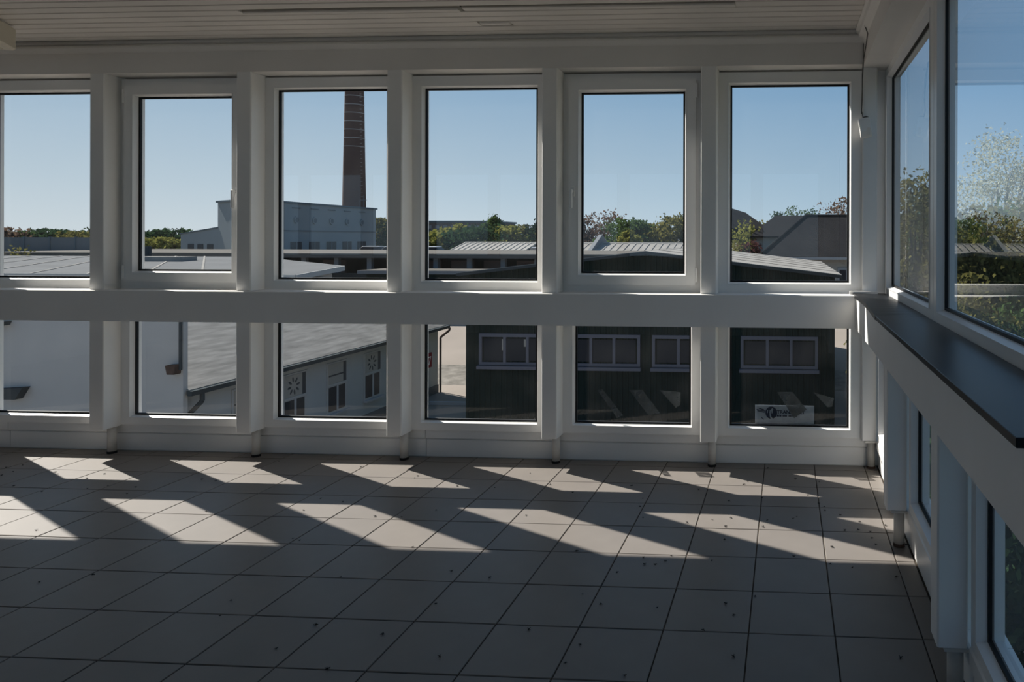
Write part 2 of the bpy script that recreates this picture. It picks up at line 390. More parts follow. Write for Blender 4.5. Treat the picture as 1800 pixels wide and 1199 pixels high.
for k in range(4):
    far, near = (RP[k], RP[k + 1] + PW)
    r_ = new_window((.606, far, 0), R(-90)); window(r_, far - near, .197, 1.09, 'fixed', (.085, .085, .066, .045), 'glass_low')
for far, near in ((.195, -1.405), (-1.41, -3.01), (-3.015, -4.73)):
    r_ = new_window((.666, far, 0), R(-90)); window(r_, far - near, 1.146, ZH, 'fixed', (.098, .098, .075, .07), 'glass_side')

for k in range(9):                                 # unseen windows added behind the photographer to brighten rail and posts
    r_ = new_window((.60 - k * PITCH, YF - .05, 0), R(180)); window(r_, PITCH, ZB1, 2.655, 'fixed', (.09, .09, .075, .085), 'glass_side')

# ---- posts
def post(x0, x1, y0, y1, label, side='b', plate=False, up=True):
    cx, cy = (x0 + x1) / 2, (y0 + y1) / 2
    t = thing('post', (cx, cy, 0), label, 'post', 'boxed posts between the windows'); off = (cx, cy, 0)
    def casing(z0, z1):
        bm = BM(); c = .006
        prism(bm, [(x0, y1, z0), (x0, y0 + c, z0), (x0 + c, y0, z0), (x1 - c, y0, z0), (x1, y0 + c, z0), (x1, y1, z0)], (0, 0, z1 - z0)); return bm
    obj('lower_casing', casing(.19, ZB0 - .0005 if side == 'b' else ZB0 - .006), 'paint_white', t, off)
    if up: obj('upper_casing', casing(ZB1 + .0005, ZH - .0005), 'paint_white', t, off)
    px, py = (cx + .016, y0 + .105) if side == 'b' else (x1 - .032, cy - .01)
    bm = BM(); tube(bm, (px, py, 0.012), (px, py, .195), .027, .027, 18); obj('foot_pipe', bm, 'pipe_white', t, off, 0, True)
    bm = BM(); tube(bm, (px, py, 0.0), (px, py, .016), .029, .029, 18); obj('foot_ring', bm, 'rubber_black' if side == 'b' else 'rust', t, off)
    if plate: bxo('foot_plate', 'pipe_white', t, off, px - .045, px + .040, py - .045, py + .045, .178, .189)
names = {-2: 'white boxed post against the far left wall', -1: 'white boxed post third from the far left end of the window wall',
         0: 'white boxed post two bays left of the handled casement with grey roof view', 1: 'white boxed post at the left edge, first left of the leftmost pane',
         2: 'white boxed post at the left, between pane over tree line and handled casement', 3: 'white boxed post right of the left casement, left of the chimney pane',
         4: 'white boxed post just right of the chimney pane', 5: 'white boxed post left of the right casement, over the green building edge',
         6: 'white boxed post right of the right casement, left of the tiled roof pane'}
for k in range(-2, 7):
    x = X0 + (k - 2) * PITCH
    if k == -2: x += .02
    post(x, x + PW, 0.0, .215, names[k])
post(.503, .600, .10, .196, 'white boxed corner post carrying the small sensor', 'r', True)
post(.497, .597, RP[1], RP[1] + PW, 'short white post under the dark sill, farther of the two before the corner', 'r', True, False)
post(.497, .597, RP[2], RP[2] + PW, 'short white post under the dark sill, nearest at the right edge', 'r', True, False)
post(.497, .597, RP[3], RP[3] + PW, 'short white post under the end of the dark sill board', 'r', True, False)

# ---- dark sill board on the right rail: two lengths, the far one warped
t = thing('sill_board', (.55, -1.6, 1.142), 'dark grey sill board along the right-hand rail, warped at its far end', 'window sill')
bxo('board', 'board_dark', t, (.55, -1.6, 1.142), .425, .664, -3.37, -1.25, 1.143, 1.163, bevel=.0015)
bm = BM(); n = 12; top, bot = [], []
for i in range(n + 1):
    f = i / n; yy = -1.25 + f * 1.42
    lift = .010 * math.sin(f * math.pi) * (1 - f) - .004 * (1 - f) ** 2 + (.010 * f)
    xf = .423 + .012 * f + .012 * math.sin(f * math.pi)
    top.append((xf, yy, 1.165 + lift)); bot.append((xf, yy, 1.145 + lift * .6))
for i in range(n):
    a, b, c, d = top[i], top[i + 1], bot[i + 1], bot[i]
    V = [bm.verts.new(p) for p in (a, b, c, d)]; W = [bm.verts.new((.664, p[1], q)) for p, q in ((a, 1.164), (b, 1.164), (c, 1.144), (d, 1.144))]
    bm.faces.new(V); bm.faces.new((V[0], W[0], W[1], V[1])); bm.faces.new((V[3], V[2], W[2], W[3])); bm.faces.new(W[::-1])
    if i in (0, n - 1):
        k = 0 if i == 0 else 1; bm.faces.new((V[k], V[3 - k], W[3 - k], W[k]))
bmesh.ops.remove_doubles(bm, verts=bm.verts, dist=1e-5)
obj('warped_board', bm, 'board_dark', t, (.55, -1.6, 1.142))
bxo('end_strip', 'paint_header', t, (.55, -1.6, 1.142), .418, .60, .062, .098, 1.166, 1.186, bevel=.002)

# ---- sensor with its cable in the corner
t = thing('motion_sensor', (.515, .098, 2.27), 'small white wedge-shaped sensor high on the corner post', 'sensor')
bm = BM(); prism(bm, [(-.040, 0, .055), (.036, 0, .060), (.036, -.050, .060), (-.040, -.058, .055)], (0, 0, .001))
bm.free(); bm = BM()
prof = [(0, .058), (-.052, .058), (-.060, .045), (-.052, -.030), (-.030, -.066), (0, -.070)]
prism(bm, [(-.036, a, b) for a, b in prof], (.074, 0, 0)); o = obj('housing', bm, 'plastic_white', t, None, .004); o.rotation_euler = (0, R(-9), 0)
bm = BM(); bmesh.ops.create_uvsphere(bm, u_segments=14, v_segments=8, radius=.020); bmesh.ops.scale(bm, vec=(1, .7, .6), verts=bm.verts); bmesh.ops.translate(bm, vec=(.006, -.03, .060), verts=bm.verts); obj('ball_joint', bm, 'cable_grey', t, None, 0, True)
bm = BM(); prism(bm, [(.014, -.058, -.010), (.032, -.056, -.010), (.032, -.042, -.055), (.014, -.044, -.055)], (0, -.006, 0)); obj('lens', bm, 'paint_header', t)
bm = BM(); path(bm, [(.470, -.30, 2.84), (.494, -.27, 2.79), (.494, -.14, 2.73), (.493, -.008, 2.665), (.494, .04, 2.60), (.499, .092, 2.45), (.494, .085, 2.38), (.503, .08, 2.335)], .0032, 6)
path(bm, [(.495, -.008, 2.80), (.496, -.006, 2.66), (.498, .07, 2.58), (.498, .094, 2.5), (.494, .088, 2.36)], .0026, 6)
tag(obj('sensor_cable', bm, 'cable_grey', None, (.51, .05, 2.34)), 'thin grey cable hanging from the ceiling corner down to the sensor', 'cable')

# ---- boxed fitting under the ceiling at the left
ang = math.atan2(-.2098, .1293)
t = thing('ceiling_fitting', (-4.986, -.346, 2.735), 'cream boxed fitting under the ceiling at the upper left', 'fitting', rz=ang)
bm = BM(); box(bm, 0, .62, -.55, 0, 0, .145); obj('housing', bm, 'cream', t, None, .012)
bm = BM(); box(bm, .04, .58, -.50, -.05, -.006, .004); obj('cover', bm, 'cream', t, None, .002)
bm = BM(); box(bm, .02, .60, -.53, -.02, .143, .155); obj('mounting_plate', bm, 'paint_header', t)

# ---- sticker on the lower pane at the right, and dried film on the panes
YS = .135 + .036 + .0080
t = thing('window_sticker', (-.21, YS, .276), 'pale printed advert sticker with round emblem, low on the rightmost lower pane', 'sticker')
off = (-.21, YS, .276)
bxo('sheet', 'sticker_white', t, off, -.21, .19, YS, YS + .001, .276, .400)
def disc(bm, cx, cz, rx, rz, y, a0=0, a1=360, n=28, inner=None):
    P = [(cx + rx * math.cos(R(a0 + (a1 - a0) * i / n)), y, cz + rz * math.sin(R(a0 + (a1 - a0) * i / n))) for i in range(n + (0 if a1 - a0 == 360 else 1))]
    if inner: P += [(cx + inner * rx * math.cos(R(a1 + (a0 - a1) * i / n)), y, cz + inner * rz * math.sin(R(a1 + (a0 - a1) * i / n))) for i in range(n + 1)]
    bm.faces.new([bm.verts.new(p) for p in P])
YP = YS - .0006
bm = BM(); disc(bm, -.100, .348, .040, .042, YP); obj('emblem_disc', bm, 'print_dark', t, off)
bm = BM(); disc(bm, -.078, .338, .034, .046, YP - .0003, 110, 250, 18, .72); 
for dx in (-.030, -.014, .002): bm.faces.new([bm.verts.new(p) for p in ((-.100 + dx, YP - .0003, .345), (-.094 + dx, YP - .0003, .345), (-.091 + dx, YP - .0003, .366), (-.097 + dx, YP - .0003, .366))])
obj('emblem_strokes', bm, 'sticker_white', t, off)
for a, b, c, d in ((-.200, .372, -.140, .362), (-.195, .364, -.145, .353), (-.185, .380, -.150, .371), (-.168, .318, -.150, .306)):
    bm = BM(); bm.faces.new([bm.verts.new(p) for p in ((a, YP, b), (a, YP, b - .006), (c, YP, d - .006), (c, YP, d))]); obj('emblem_stroke', bm, 'print_dark', t, off)
cu = bpy.data.curves.new('lettering', 'FONT'); cu.body = 'TRANSPORT'; cu.size = .034; cu.extrude = .0002; cu.offset = .0011; cu.space_character = .98
o = text_obj('lettering', cu, 'print_dark', t); o.location = (.148, -.0006, .066); o.rotation_euler = (R(90), 0, 0)
bm = BM(); x = -.062
for i, wd in enumerate((.011, .009, .012, .008, .010, .012, .009, 0, .010, .011, .008, .010, .012, .009)):
    if wd: bm.faces.new([bm.verts.new(p) for p in ((x, YP, .322), (x + wd - .002, YP, .322), (x + wd - .002, YP, .335), (x, YP, .335))])
    x += wd if wd else .008
obj('small_print', bm, 'print_dark', t, off)

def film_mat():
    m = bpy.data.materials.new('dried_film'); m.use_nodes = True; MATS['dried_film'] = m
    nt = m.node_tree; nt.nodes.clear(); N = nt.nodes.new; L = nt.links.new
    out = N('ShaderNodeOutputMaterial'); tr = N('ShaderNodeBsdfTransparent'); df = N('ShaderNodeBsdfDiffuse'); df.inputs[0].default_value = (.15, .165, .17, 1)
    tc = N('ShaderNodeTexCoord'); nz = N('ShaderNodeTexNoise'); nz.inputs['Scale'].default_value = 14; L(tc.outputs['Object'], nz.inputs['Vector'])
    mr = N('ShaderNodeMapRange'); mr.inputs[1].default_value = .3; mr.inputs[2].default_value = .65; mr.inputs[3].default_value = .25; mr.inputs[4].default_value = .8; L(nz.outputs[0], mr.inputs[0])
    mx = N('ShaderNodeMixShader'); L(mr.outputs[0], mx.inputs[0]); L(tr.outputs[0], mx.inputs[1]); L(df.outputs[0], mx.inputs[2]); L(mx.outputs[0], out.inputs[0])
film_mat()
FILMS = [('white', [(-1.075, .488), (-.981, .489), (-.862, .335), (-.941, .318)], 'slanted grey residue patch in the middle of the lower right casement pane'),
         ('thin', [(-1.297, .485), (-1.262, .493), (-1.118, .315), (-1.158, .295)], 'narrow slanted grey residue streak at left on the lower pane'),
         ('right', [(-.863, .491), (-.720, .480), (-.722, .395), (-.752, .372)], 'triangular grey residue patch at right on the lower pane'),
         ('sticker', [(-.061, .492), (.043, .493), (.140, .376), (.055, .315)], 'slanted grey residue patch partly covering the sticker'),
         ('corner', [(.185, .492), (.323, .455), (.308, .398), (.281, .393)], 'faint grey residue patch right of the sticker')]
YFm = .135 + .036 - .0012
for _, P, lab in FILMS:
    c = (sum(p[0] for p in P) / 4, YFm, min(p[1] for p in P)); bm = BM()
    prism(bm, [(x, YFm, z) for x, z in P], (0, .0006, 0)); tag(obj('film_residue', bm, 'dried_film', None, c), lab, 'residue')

# ---- dead flies on the floor
bm = BM(); bmesh.ops.create_uvsphere(bm, u_segments=8, v_segments=5, radius=.5); bmesh.ops.scale(bm, vec=(.011, .006, .005), verts=bm.verts); bmesh.ops.translate(bm, vec=(0, 0, .0035), verts=bm.verts)
n0 = len(bm.verts); s = bmesh.ops.create_uvsphere(bm, u_segments=6, v_segments=4, radius=.0022)['verts']; bmesh.ops.translate(bm, vec=(.0065, 0, .0035), verts=s)
for sg in (-1, 1):
    prism(bm, [(-.001, sg * .002, .006), (.002, sg * .003, .006), (-.006, sg * .007, .0045), (-.008, sg * .004, .005)], (0, 0, .0004))
    tube(bm, (0, sg * .002, .003), (.001, sg * .0065, 0.0003), .0005, .0004, 4)
bmesh.ops.recalc_face_normals(bm, faces=bm.faces)
fm = bpy.data.meshes.new('dead_fly'); bm.to_mesh(fm); bm.free(); fm.materials.append(MATS['fly_black'])
FLIES = [(-5.10, -0.20), (-5.02, -0.33), (-5.16, -0.25), (-5.02, -0.40), (-4.73, -0.58), (-4.46, -0.66), (-4.74, -0.32), (-4.69, -0.35), (-4.42, -0.42), (-4.39, -0.33), (-4.16, -0.54), (-4.24, -0.59), (-3.92, -0.66), (-3.97, -0.55), (-3.68, -0.39), (-3.57, -0.41), (-3.90, -1.20), (-3.30, -1.73), (-3.13, -1.65), (-3.23, -0.89), (-2.33, -1.83), (-2.28, -1.95), (-2.72, -0.66), (-2.56, -0.70), (-2.25, -0.90), (-2.10, -0.90), (-2.70, -0.84), (-1.96, -0.79), (-2.36, -0.23), (-2.36, -0.27), (-2.83, -0.08), (-2.02, -0.40), (-1.78, -0.41), (-2.50, -1.21), (-2.45, -1.23), (-1.84, -1.27), (-1.53, -1.51), (-1.33, -1.56), (-1.46, -1.80), (-2.00, -1.60), (-1.85, -1.99), (-1.55, -2.04), (-1.89, -2.16), (-1.26, -2.17), (-1.62, -2.27), (-3.46, -0.00), (-1.84, -0.00), (-1.66, -0.13), (-1.28, -0.46), (-1.46, -0.33), (-1.43, -0.83), (-1.15, -0.32), (-0.95, -0.32), (-0.84, -0.53), (-0.83, -0.66), (-0.78, -0.82), (-0.53, -0.36), (-0.33, -0.54), (-0.53, -0.87), (-0.40, -0.82), (-0.32, -0.91), (-0.30, -0.79), (-0.31, -1.08), (-0.10, -0.81), (-0.12, -0.90), (-0.14, -0.47), (-0.26, -0.25), (-0.24, -0.19), (-0.04, -0.29), (0.13, -0.41), (0.19, -0.27), (0.21, -0.17), (0.22, -0.59), (0.22, -0.65), (0.19, -0.54), (0.04, -0.78), (0.06, -0.75), (0.06, -0.13), (-0.12, 0.08), (0.30, -0.71), (0.40, -0.80), (0.38, -0.91), (0.44, -0.93), (0.31, -0.92), (0.44, -1.01), (0.53, -0.84), (0.45, -1.09), (0.23, -1.13), (0.04, -1.25), (0.21, -1.32), (0.31, -1.35), (0.50, -1.43), (0.58, -1.05), (0.60, -1.08), (-0.35, -1.32), (-0.68, -1.31), (-0.66, -1.38), (-0.61, -1.38), (-0.57, -1.34), (-0.55, -1.28), (-0.77, -1.47), (-1.02, -1.26), (-0.87, -1.68), (-0.77, -1.76), (-0.53, -1.77), (-0.32, -1.93), (-0.25, -1.72), (-0.21, -1.81), (-0.13, -1.65), (-1.00, -1.97), (-0.77, -2.06), (-0.79, -2.18), (-0.56, -2.24), (-0.19, -2.10), (0.42, -2.07)]
rnd = random.Random(11)
for x, yv in FLIES:
    o = bpy.data.objects.new('dead_fly', fm); C.objects.link(o); o.location = (x, yv, .0003); o.rotation_euler[2] = rnd.uniform(0, 6.28)
    s = rnd.uniform(.6, 1.15); o.scale = (s, s, s)
    tag(o, 'tiny dead black fly lying on the beige floor tiles', 'fly', 'dead flies on the floor')

# ================================================================ OUTSIDE
ZG, ZP = -5.2, -0.75                               # yard, and the higher ground behind the long shed
gr = bxo('ground', 'concrete', None, (0, 0, ZG), -320, 260, -60, 47.5, ZG - .5, ZG); tag(gr, kind='structure')
gp = bxo('ground_terrace', 'gravel', None, (0, 0, ZP), -420, 400, 47.5, 900, ZG - .5, ZP); tag(gp, kind='structure')
def slope(name, m, y0, y1):                        # the yard rises towards the long shed
    z = lambda y: ZG + (y - 27.5) * .148
    bm = BM(); prism(bm, [(-75, y0, ZG - .4), (-75, y0, z(y0) + .004), (-75, y1, z(y1) + .004), (-75, y1, ZG - .4)], (150, 0, 0)); return tag(obj(name, bm, m, None, (0, 0, 0)), kind='structure')
slope('ground_gravel', 'gravel', 27.5, 30.3); slope('ground_slope', 'concrete', 30.3, 47.4)
tag(bxo('ground_asphalt_shaded', 'asphalt_shaded', None, (0, 0, ZG), .8, 60, -40, 17.5, ZG + .002, ZG + .03), kind='structure')  # right-hand yard strip, coloured dark to stand in for tree shade
kb = bxo('trim_5', 'kerb', None, (0, 0, ZG), -14.4, -12.0, 23.6, 23.75, ZG, ZG + .12); tag(kb, kind='structure')
bxo('kerb_stone', 'kerb', kb, (0, 0, ZG), -14.5, -14.35, 15.0, 23.6, ZG, ZG + .12)

# ---- white building with flat grey roof (left)
t = thing('white_building', (-20, 12.3, ZG), 'white rendered wing with rain hopper and rain pipe, nearest at left', 'building'); off = (-20, 12.3, ZG)
bxo('wall', 'render_white', t, off, -44, -14.92, 12.3, 12.44, ZG, -.2)
bxo('rear_part', 'render_white', t, off, -44, -23.5, 12.44, 17.0, ZG, -.2)
bxo('coping', 'roof_grey', t, off, -44.1, -14.86, 12.22, 12.5, -.2, -.12)
# rusty spout, hopper and stains on the front wall
yw = 12.3
bm = BM(); prism(bm, [(-15.22, yw - .20, -1.62), (-14.96, yw - .20, -1.60), (-14.98, yw - .20, -1.84), (-15.17, yw - .20, -1.84)], (0, .20, 0)); obj('rain_hopper', bm, 'rust', t, off)
bm = BM(); tube(bm, (-14.95, yw - .05, -.2), (-14.95, yw - .05, -1.75), .035); obj('rain_pipe', bm, 'gutter_dark', t, off)
bm = BM(); prism(bm, [(-19.8, yw - .2, -2.28), (-18.95, yw - .2, -2.22), (-19.15, yw - .2, -2.52), (-19.6, yw - .2, -2.52)], (0, .28, 0)); obj('wall_bracket', bm, 'gutter_dark', t, off)
bm = BM(); prism(bm, [(-19.9, yw - .2, -.62), (-19.45, yw - .2, -.58), (-19.5, yw - .2, -.68), (-19.9, yw - .2, -.73)], (0, .2, 0)); obj('wall_bracket', bm, 'gutter_dark', t, off)

# ---- wide building with the seamed grey roof
t = thing('seamed_roof_building', (-35, 30, ZG), 'white building with a wide low grey seamed roof, seen over the left rail', 'building'); off = (-35, 30, ZG)
Pp, Tt, Kk, Ll, Qq = Vector((-21.9, 26.3, -.15)), Vector((-22.9, 31.4, .05)), Vector((-34.5, 39.9, .30)), Vector((-66, 40, .30)), Vector((-66, 26.3, -.15))
bm = BM(); prism(bm, [(-22.4, 26.7, ZG), (-23.4, 31.2, ZG), (-34.8, 39.5, ZG), (-65.6, 39.6, ZG), (-65.6, 26.7, ZG)], (0, 0, -.32 - ZG)); obj('wall', bm, 'render_white', t, off)
bm = BM()
for tri in ((Pp, Tt, Kk), (Pp, Kk, Qq), (Kk, Ll, Qq)): prism(bm, tri, (0, 0, -.10))
obj('roof', bm, 'roof_grey', t, off)
for a, b in ((Qq, Pp), (Pp, Tt), (Tt, Kk)):
    bm = BM(); n = (b - a).normalized().cross(Vector((0, 0, 1))) * .06; prism(bm, [a + n + Vector((0, 0, .02)), b + n + Vector((0, 0, .02)), b + n - Vector((0, 0, .22)), a + n - Vector((0, 0, .22))], -n); obj('eave_trim', bm, 'render_white', t, off)
for i in range(16):                               # standing seams from eave to ridge
    f = (i + .4) / 16; a = Qq.lerp(Pp, f); b = Ll.lerp(Kk, f); n = Vector((.06, 0, 0)); u = Vector((0, 0, .002))
    bm = BM(); prism(bm, [a - n + u, b - n + u, b + n + u, a + n + u], (0, 0, .025)); obj('roof_seam', bm, 'roof_light', t, off)
bxo('skylight', 'roof_light', t, off, -52, -47, 33, 34.5, .05, .42); bxo('skylight', 'roof_light', t, off, -38, -35, 35, 36.2, .12, .40); bxo('vent_pipe', 'gutter_dark', t, off, -41.0, -40.7, 39.0, 39.3, .2, .95)
for k in range(4):
    ya = 26.95 + k * .8; xw = -22.4 - (ya - 26.7) * .222 + .01
    w = bxo('window', 'kerb', t, off, xw, xw + .04, ya, ya + .7, -.95, -.40); bxo('pane', 'pane_dark', w, off, xw + .04, xw + .05, ya + .06, ya + .33, -.9, -.46); bxo('pane', 'pane_dark', w, off, xw + .04, xw + .05, ya + .38, ya + .64, -.9, -.46)

# ---- long low hall with felt roof (parallel to our right-hand wall)
XW, YN, YE = -15.16, 12.45, 25.9
t = thing('felt_roofed_hall', (-17, 19, ZG), 'low pale blue hall with grey felt roof, round-patterned windows and red number sign', 'building'); off = (-17, 19, ZG)
bm = BM(); prism(bm, [(XW, YN, ZG), (XW, YN, -2.35), (-19.2, YN, -.55), (-23.3, YN, -2.35), (-23.3, YN, ZG)], (0, YE - YN, 0)); obj('wall', bm, 'render_blue', t, off)
bxo('plinth', 'roof_grey', t, off, XW - .1, XW + .03, YN, YE + .03, ZG, ZG + .35)
bm = BM(); prism(bm, [(-14.86, YN - .05, -2.28), (-19.2, YN - .05, -.36), (-23.6, YN - .05, -2.28), (-23.6, YN - .05, -2.38), (-19.2, YN - .05, -.46), (-14.86, YN - .05, -2.36)], (0, YE + .25 - YN, 0)); obj('roof', bm, 'roof_felt', t, off)
bm = BM(); prism(bm, [(-14.88, YN - .1, -2.30), (-14.72, YN - .1, -2.30), (-14.74, YN - .1, -2.42), (-14.86, YN - .1, -2.42)], (0, YE + .35 - YN, 0)); obj('gutter', bm, 'gutter_dark', t, off)
bxo('soffit', 'gutter_dark', t, off, XW - .02, -14.86, YN, YE + .2, -2.44, -2.36)
bm = BM(); path(bm, [(-14.80, 12.75, -2.42), (-14.80, 12.75, -2.62), (-15.05, 12.62, -2.95), (-15.05, 12.62, ZG)], .055); obj('downpipe', bm, 'gutter_dark', t, off)
bm = BM(); path(bm, [(-14.78, 26.2, -2.40), (-14.78, 26.2, -2.52), (-15.06, 25.95, -2.80), (-15.06, 25.95, ZG)], .05); obj('downpipe', bm, 'rust', t, off)
def hall_window(y0, y1, flower):
    z0, z1, zm = -4.32, -2.66, -3.42
    w = bxo('window', 'render_white', t, off, XW + .001, XW + .03, y0 - .05, y1 + .05, z0 - .02, z1 + .02)
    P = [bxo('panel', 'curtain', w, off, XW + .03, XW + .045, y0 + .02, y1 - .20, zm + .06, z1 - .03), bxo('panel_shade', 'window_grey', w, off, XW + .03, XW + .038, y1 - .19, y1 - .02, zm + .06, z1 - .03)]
    if flower:
        cy, cz = (y0 + y1 - .18) / 2, (zm + z1) / 2 + .01
        for a in range(8):
            an = R(a * 45 + 10); q = []
            for s in range(10):
                tt = s / 10 * 2 * math.pi; ll, ww = .20 + .085 * math.cos(tt), .035 * math.sin(tt)
                q.append((XW + .0455, cy + ll * math.cos(an) - ww * math.sin(an), cz + ll * math.sin(an) + ww * math.cos(an)))
            bm = BM(); prism(bm, q, (.004, 0, 0)); obj('vent_slot', bm, 'window_grey', w, off)
    else:
        bxo('board', 'window_grey', w, off, XW + .045, XW + .05, y0 + .02, y1 - .2, zm + .32, zm + .37)
    bxo('transom', 'render_white', w, off, XW + .03, XW + .06, y0, y1, zm, zm + .06)
    for a, b in ((y0 + .03, (y0 + y1) / 2 - .06), ((y0 + y1) / 2 + .02, y1 - .08)):
        bxo('pane', 'pane_dark', w, off, XW + .03, XW + .04, a, b, z0 + .06, zm - .04)
    bxo('mullion', 'kerb', w, off, XW + .03, XW + .06, (y0 + y1) / 2 - .06, (y0 + y1) / 2 + .02, z0, zm)
    bxo('sill', 'kerb', w, off, XW + .02, XW + .16, y0 - .08, y1 + .08, z0 - .08, z0 - .01)
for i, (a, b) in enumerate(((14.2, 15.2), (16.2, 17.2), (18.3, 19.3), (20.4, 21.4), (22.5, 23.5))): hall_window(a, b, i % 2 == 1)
sg = bxo('number_sign', 'sign_red', t, off, XW + .002, XW + .02, 24.93, 25.33, -3.98, -3.36)
cu = bpy.data.curves.new('numeral', 'FONT'); cu.body = '7'; cu.size = .52; cu.extrude = .003
o = text_obj('numeral', cu, 'print_white', sg); o.rotation_euler = (R(90), 0, R(90)); o.location = (XW + .024 - off[0], 25.00 - off[1], -3.87 - off[2])

# ---- green corrugated hall
GX0, GX1, GY0, GY1, GE, GPk = -11.43, 1.68, 20.4, 34.5, .33, 1.10
gxm = (GX0 + GX1) / 2
def gz(x): return GPk - abs(x - gxm) / (gxm - GX0) * (GPk - GE)
t = thing('green_hall', (gxm, 27, ZG), 'dark green corrugated hall with low gable and four triple windows', 'building'); off = (gxm, 27, ZG)
bm = BM(); prism(bm, [(GX0, GY0 + .05, ZG), (GX1, GY0 + .05, ZG), (GX1, GY0 + .05, GE - .05), (gxm, GY0 + .05, GPk - .05), (GX0, GY0 + .05, GE - .05)], (0, GY1 - GY0, 0)); obj('wall', bm, 'green_sheet', t, off)
nr = 66; pw_ = (GX1 - GX0) / nr
for i in range(nr):                                # each rib of the sheeting
    xa = GX0 + i * pw_ + .03; xb = xa + pw_ * .5; xm_ = (xa + xb) / 2
    bm = BM(); zt = gz(xm_) - .06; c = .02
    prism(bm, [(xa, GY0 + .05, ZG), (xa + c, GY0 + .015, ZG), (xb - c, GY0 + .015, ZG), (xb, GY0 + .05, ZG)], (0, 0, zt - ZG)); obj('sheet_rib', bm, 'green_sheet', t, off)
for sgn in (-1, 1):
    xe = gxm + sgn * (gxm - GX0 + .22); ze = GE - .025
    bm = BM(); prism(bm, [(gxm, GY0 - .25, GPk), (xe, GY0 - .25, ze), (xe, GY0 - .25, ze - .07), (gxm, GY0 - .25, GPk - .07)], (0, GY1 - GY0 + .5, 0)); obj('roof_slope', bm, 'roof_light', t, off)
    for k in range(1, 6):
        yk = GY0 + k * 2.6 - .6; bm = BM(); prism(bm, [(gxm, yk, GPk + .0), (xe, yk, ze), (xe, yk, ze + .012), (gxm, yk, GPk + .012)], (0, .06, 0)); obj('roof_joint', bm, 'shed_roof', t, off)
    bm = BM(); prism(bm, [(gxm, GY0 - .27, GPk - .02), (xe, GY0 - .27, ze - .02), (xe, GY0 - .27, ze - .12), (gxm, GY0 - .27, GPk - .12)], (0, .05, 0)); obj('verge_board', bm, 'gutter_dark', t, off)
bm = BM(); path(bm, [(GX1 + .22, GY0 - .2, GE - .1), (GX1 + .22, GY0 - .2, GE - .25), (GX1 + .05, GY0 + .0, GE - .55)], .05); obj('downpipe', bm, 'gutter_dark', t, off)
for k in range(4):
    xa = -10.91 + k * 3.11; w_ = 2.68; z0, z1 = -2.98, -1.86
    W = thing('window', (xa + w_ / 2 - off[0], GY0 - off[1], z0 - off[2])); W.parent = t; wo_ = (xa + w_ / 2, GY0, z0)
    bm = BM(); ring(bm, (xa, xa + w_, z0, z1), (xa + .10, xa + w_ - .10, z0 + .10, z1 - .12), GY0 - .05, (xa, xa + w_, z0, z1), (xa + .10, xa + w_ - .10, z0 + .10, z1 - .12), GY0 + .05); obj('window_frame', bm, 'frame_lilac', W, wo_)
    for j in range(3):
        pa = xa + .10 + j * (w_ - .20) / 3; pb = pa + (w_ - .20) / 3
        bxo('pane', 'pane_dark', W, wo_, pa + .06, pb - .06, GY0 - .01, GY0 + .0, z0 + .16, z1 - .18)
        if j: bxo('mullion', 'frame_lilac', W, wo_, pa - .05, pa + .05, GY0 - .045, GY0 + .02, z0 + .1, z1 - .12)
    bxo('sill', 'frame_lilac', W, wo_, xa - .04, xa + w_ + .04, GY0 - .18, GY0, z0 - .13, z0 - .02)
    if k == 0:
        bxo('blind', 'curtain', W, wo_, xa + .92 - .10, xa + .92 - .0, GY0 - .014, GY0 - .011, z0 + .52, z1 - .2); bxo('blind', 'curtain', W, wo_, xa + 1.62, xa + 1.72, GY0 - .014, GY0 - .011, z0 + .66, z1 - .2)

# ---- low flat shed between the two
t = thing('low_flat_shed', (-22, 41, ZG + 1.7), 'low shed with flat beige roof edge left of the green hall', 'shed'); off = (-22, 41, ZG + 1.7)
bxo('wall', 'green_sheet', t, off, -26.6, -19.0, 39.6, 42.2, ZG + 1.7, -.68); bxo('roof', 'shed_roof', t, off, -27, -18.7, 39.3, 42.5, -.68, -.52); bxo('fascia', 'pillar', t, off, -27, -18.7, 39.24, 39.3, -.74, -.54)

# ---- long open shed with pillars
SX0, SX1, SY = -58.0, -3.2, 43.3
t = thing('open_shed', (-30, 48, ZG), 'long open-fronted shed with flat brown-grey roof and concrete pillars', 'shed'); off = (-30, 48, ZG)
bxo('roof', 'shed_roof', t, off, SX0, SX1, SY - .4, 58.5, .28, .46); bxo('fascia', 'shed_roof', t, off, SX0, SX1, SY - .46, SY - .4, .16, .44)
bxo('back_wall', 'shed_dark', t, off, SX0, SX1, 47.2, 47.45, ZG, .27)
for i, x in enumerate(np.arange(SX0 + 1, SX1, 2.35)):
    bxo('pillar', 'pillar', t, off, x, x + .32, SY, SY + .3, ZG + 2.3, .28)
    if i % 3 == 1 or x > -29: bxo('brick_infill', 'brick_infill', t, off, x + .5, x + 2.1, SY + 1.6, SY + 1.8, ZG + 2.4, -.05)
bxo('parapet', 'shed_dark', t, off, SX0, SX1, SY - .1, SY + .05, ZG + 2.2, -.9)

